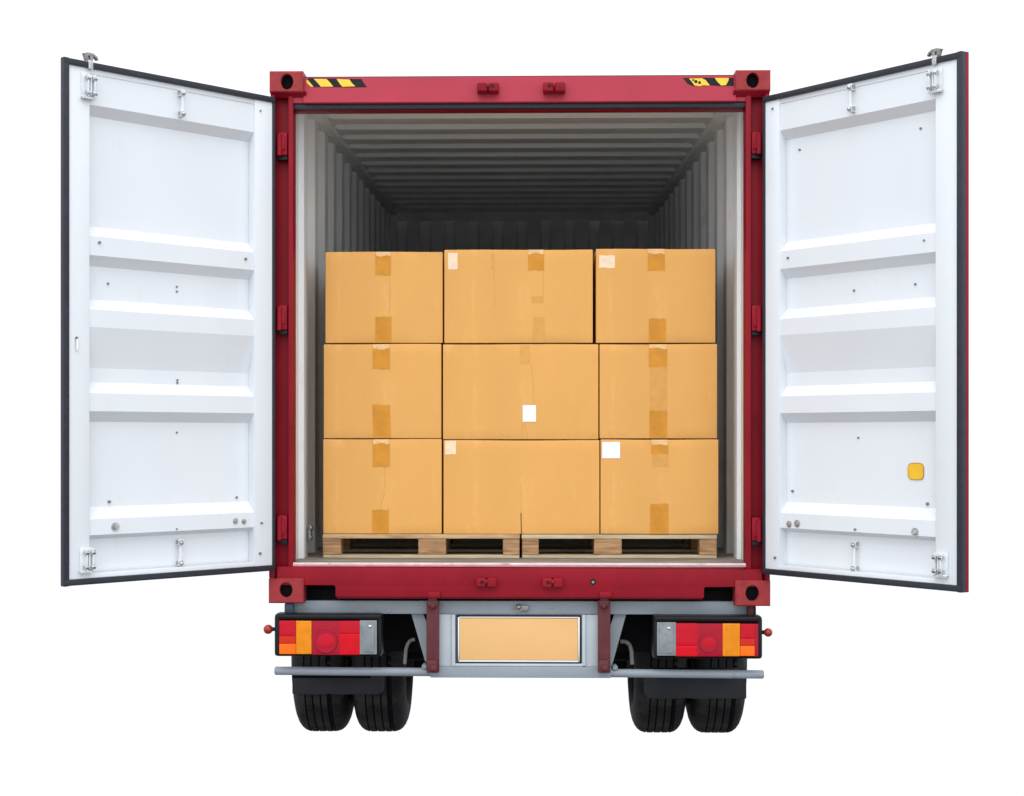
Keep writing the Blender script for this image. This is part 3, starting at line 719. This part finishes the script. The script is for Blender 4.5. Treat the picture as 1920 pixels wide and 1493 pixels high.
# curved brackets
def arc(pts, r):
    mb = MB(BRACK)
    for (a, b), (c, d) in zip(pts, pts[1:]):
        mb.cyl((X(a,.25), .25, Z(a,b,.25)), (X(c,.25), .25, Z(c,d,.25)), r, seg=8)
    mb.build('flap_bracket', None, TR)
arc([(778,1199),(771,1200),(765,1206),(761,1218),(760,1232),(759,1245)], .009)
arc([(1156,1203),(1172,1203),(1180,1208),(1184,1220),(1185,1246)], .010)

# wheels
def tyre_mesh():
    prof = [(-.112,.270),(-.138,.295),(-.156,.320),(-.160,.345),(-.157,.375),(-.149,.405),(-.137,.430),(-.122,.448),(-.105,.460),(-.086,.4665)]
    crown = []
    for gx in (-.070, -.027, .020, .062):
        crown += [(gx-.0045, .4695), (gx-.003, .4640), (gx+.003, .4640), (gx+.0045, .4695)]
    prof = prof + crown + [(-p[0], p[1]) for p in prof[::-1]]
    mb = MB(TYRE); N = 192; rings = []
    for k in range(N):
        a = 2*math.pi*k/N
        nick = .002 if k % 4 == 0 else 0
        rings.append([(x, (r-(nick if r > .459 and abs(x) > .075 else 0))*math.sin(a), (r-(nick if r > .459 and abs(x) > .075 else 0))*math.cos(a)) for x, r in prof])
    rings.append(rings[0])
    mb.grid(rings)
    mb.mats = [TYRE, DARK]
    for f in mb.bm.faces:
        rr = [math.hypot(v.co.y, v.co.z) for v in f.verts]
        if abs(f.calc_center_median().x) < .08 and min(rr) < .4665 and min(rr) > .4605: f.material_index = 1  # near-black faces paint the shade inside the shallow grooves
    for v in mb.bm.verts: v.co.z = max(v.co.z, -.4580)
    bmesh.ops.remove_doubles(mb.bm, verts=mb.bm.verts, dist=1e-5)
    o = mb.build('tyre', None, None)
    return o
ty0 = tyre_mesh(); tyre_me = ty0.data; bpy.data.objects.remove(ty0)
mb = MB(GREYL); mb.cyl((-.10,0,0), (.10,0,0), .272, seg=40); mb.cyl((-.13,0,0), (.13,0,0), .12, seg=24); rim0 = mb.build('wheel', None, None); rim_me = rim0.data; bpy.data.objects.remove(rim0)
def wheel_pair(xl, xr):
    hw = (xr-xl-.032)/4
    for x in (xl+hw, xr-hw):
        w = bpy.data.objects.new('wheel', rim_me); COL.objects.link(w); w.parent = TR; w.location = (x, 1.3, .4700); w.scale.x = hw/.160
        t = bpy.data.objects.new('tyre', tyre_me); COL.objects.link(t); t.parent = w
wheel_pair(X(541, .84), X(773, .84)-.045)
wheel_pair(X(1177.5, .84)+.042, X(1406, .84))
# mudflaps
def flap(x0, x1, yb, r, side):
    Y0 = .40; a, b = X(x0, Y0), X(x1, Y0); zb_ = Z((x0+x1)/2, yb, Y0); zt_ = Z((x0+x1)/2, 1262, Y0)
    pts = [(a, zt_), (b, zt_)]
    ra, rb = (.006, r) if side < 0 else (r, .006)
    pts += [(b, zb_+rb), (b-rb*.3, zb_+rb*.3), (b-rb, zb_)] + [(a+(b-a)*f, zb_+.002*math.sin(f*19)) for f in (.85, .7, .55, .4, .25)] + [(a+ra, zb_), (a+ra*.3, zb_+ra*.3), (a, zb_+ra)]
    mb = MB(FLAP); mb.prism(pts, Y0, Y0+.012, 'y', bev=.001); mb.build('mudflap', None, TR)
    mb = MB(DARK); mb.box(a+.04, b-.04, .13, Y0-.001, zt_+.012, zt_+.027, .002); mb.build('mudflap_bar', None, TR)
flap(548, 720, 1302, .03, -1); flap(1208, 1399.5, 1310, .03, 1)

# tail lights
def tail(side, hx0, hx1, hy0, hy1, ly0, ly1, segs, ball, ring, label):
    Y0 = .0
    mb = MB(BLACK); pbox(mb, hx0, hx1, hy0, hy1, Y0+.012, .12, .016)
    # raised hood along the top and the outer end
    pbox(mb, hx0+2, hx1-2, hy0, hy0+9, Y0-.022, .08, .010)
    h = mb.build('tail_light', None, TR); h['label'] = label
    mb = MB(DARK); pbox(mb, hx0+9, hx1-7, hy0+10, hy1-2, Y0-.002, .03, .002); mb.build('light_seal', None, h)
    for x0, x1, y0, y1, m, nm in segs:
        mb = MB(m); pbox(mb, x0-.4, x1+.4, y0-.15, y1+.15, Y0-.016, .03, .0016)
        bmesh.ops.subdivide_edges(mb.bm, edges=[e for e in mb.bm.edges if e.calc_length() > .03], cuts=3, use_grid_fill=True)
        mb.build(nm, None, h)
    # moulded ribs on every lens and a rounded inner rim on the clear one
    for x0, x1, y0, y1, m, nm in segs:
        if nm == 'clear_lens':
            mb = MB(m); pbox(mb, x0+4, x1-4, y0+5, y1-4, Y0-.021, .01, .005, m); mb.sph((X((x0+x1)/2+4), Y0-.022, Z(x0, y0+10)), .009, (1,.5,.7), m=CHROME); mb.build('lens_bowl', None, h)
        elif m in (REDL, AMB):
            mb = MB(m); n = 5
            for i in range(n):
                xc = x0+(x1-x0)*(i+.5)/n; mb.cyl((X(xc), Y0-.0145, Z(xc, y1-2)), (X(xc), Y0-.0145, Z(xc, y0+2)), (x1-x0)/n/385.6*.30, seg=8)
            mb.build('lens_ribs', None, h)
    # domed round reflector in the deep red lens
    cx, cy, r = ring; x, z = X(cx), Z(cx, cy)
    mb = MB(REDD); rr = r/385.6
    mb.cyl((x, Y0-.0235, z), (x, Y0-.014, z), rr*.97, rr*1.03, seg=22, bev=.002); mb.sph((x, Y0-.021, z+.002), rr*.85, (1, .10, .85), m=REDM)
    mb.build('round_reflector', None, h)
    # outer end marker lamp: red ball on a rubber stem
    bx, by, br = ball; x, z = X(bx), Z(bx, by); mb = MB(REDD)
    mb.sph((x, .02, z), br/385.6, m=LAMPR)
    k = mb.build('marker_lamp', None, h)
    mb = MB(BLACK); xe = X(hx0+4) if side < 0 else X(hx1-4)
    mb.cyl((x-side*.012, .022, z), (xe, .03, z), .012, .007, seg=10); mb.build('lamp_stem', None, k)
tail(-1, 514, 716, 1152, 1231.5, 1164, 1227, [(524,554,1164,1193,REDM,'red_lens'), (524,554,1193.4,1207,ORD,'red_lens'), (524,554,1207.6,1226.5,ORG,'orange_lens'), (555.5,583.5,1164.5,1226.5,AMB,'amber_lens'),
     (585,636.5,1164.5,1228,REDD,'deep_red_lens'), (637,674,1164.5,1188.5,REDM,'red_lens'), (637,674,1189,1228,REDL,'red_lens'), (675,706,1163.5,1227,CLR,'clear_lens')], (501.5,1181,9), (612,1202,22), 'left tail light cluster')
tail(1, 1225, 1430, 1156, 1236, 1168, 1230, [(1232.5,1267,1167,1229.5,CLR,'clear_lens'), (1268,1307.5,1169,1211,REDM,'red_lens'), (1268,1307.5,1211.4,1231,REDL,'red_lens'), (1308,1354.5,1169.5,1231,REDD,'deep_red_lens'),
     (1355.5,1387,1169.5,1230.5,AMB,'amber_lens'), (1388.5,1414.5,1170,1198,REDM,'red_lens'), (1388.5,1414.5,1198.4,1211,ORD,'red_lens'), (1388.5,1414.5,1211.6,1230,ORG,'orange_lens'), (1415.2,1421.5,1170,1231,REDD,'deep_red_lens')], (1441.5,1187,8.2), (1328,1205,18), 'right tail light cluster')
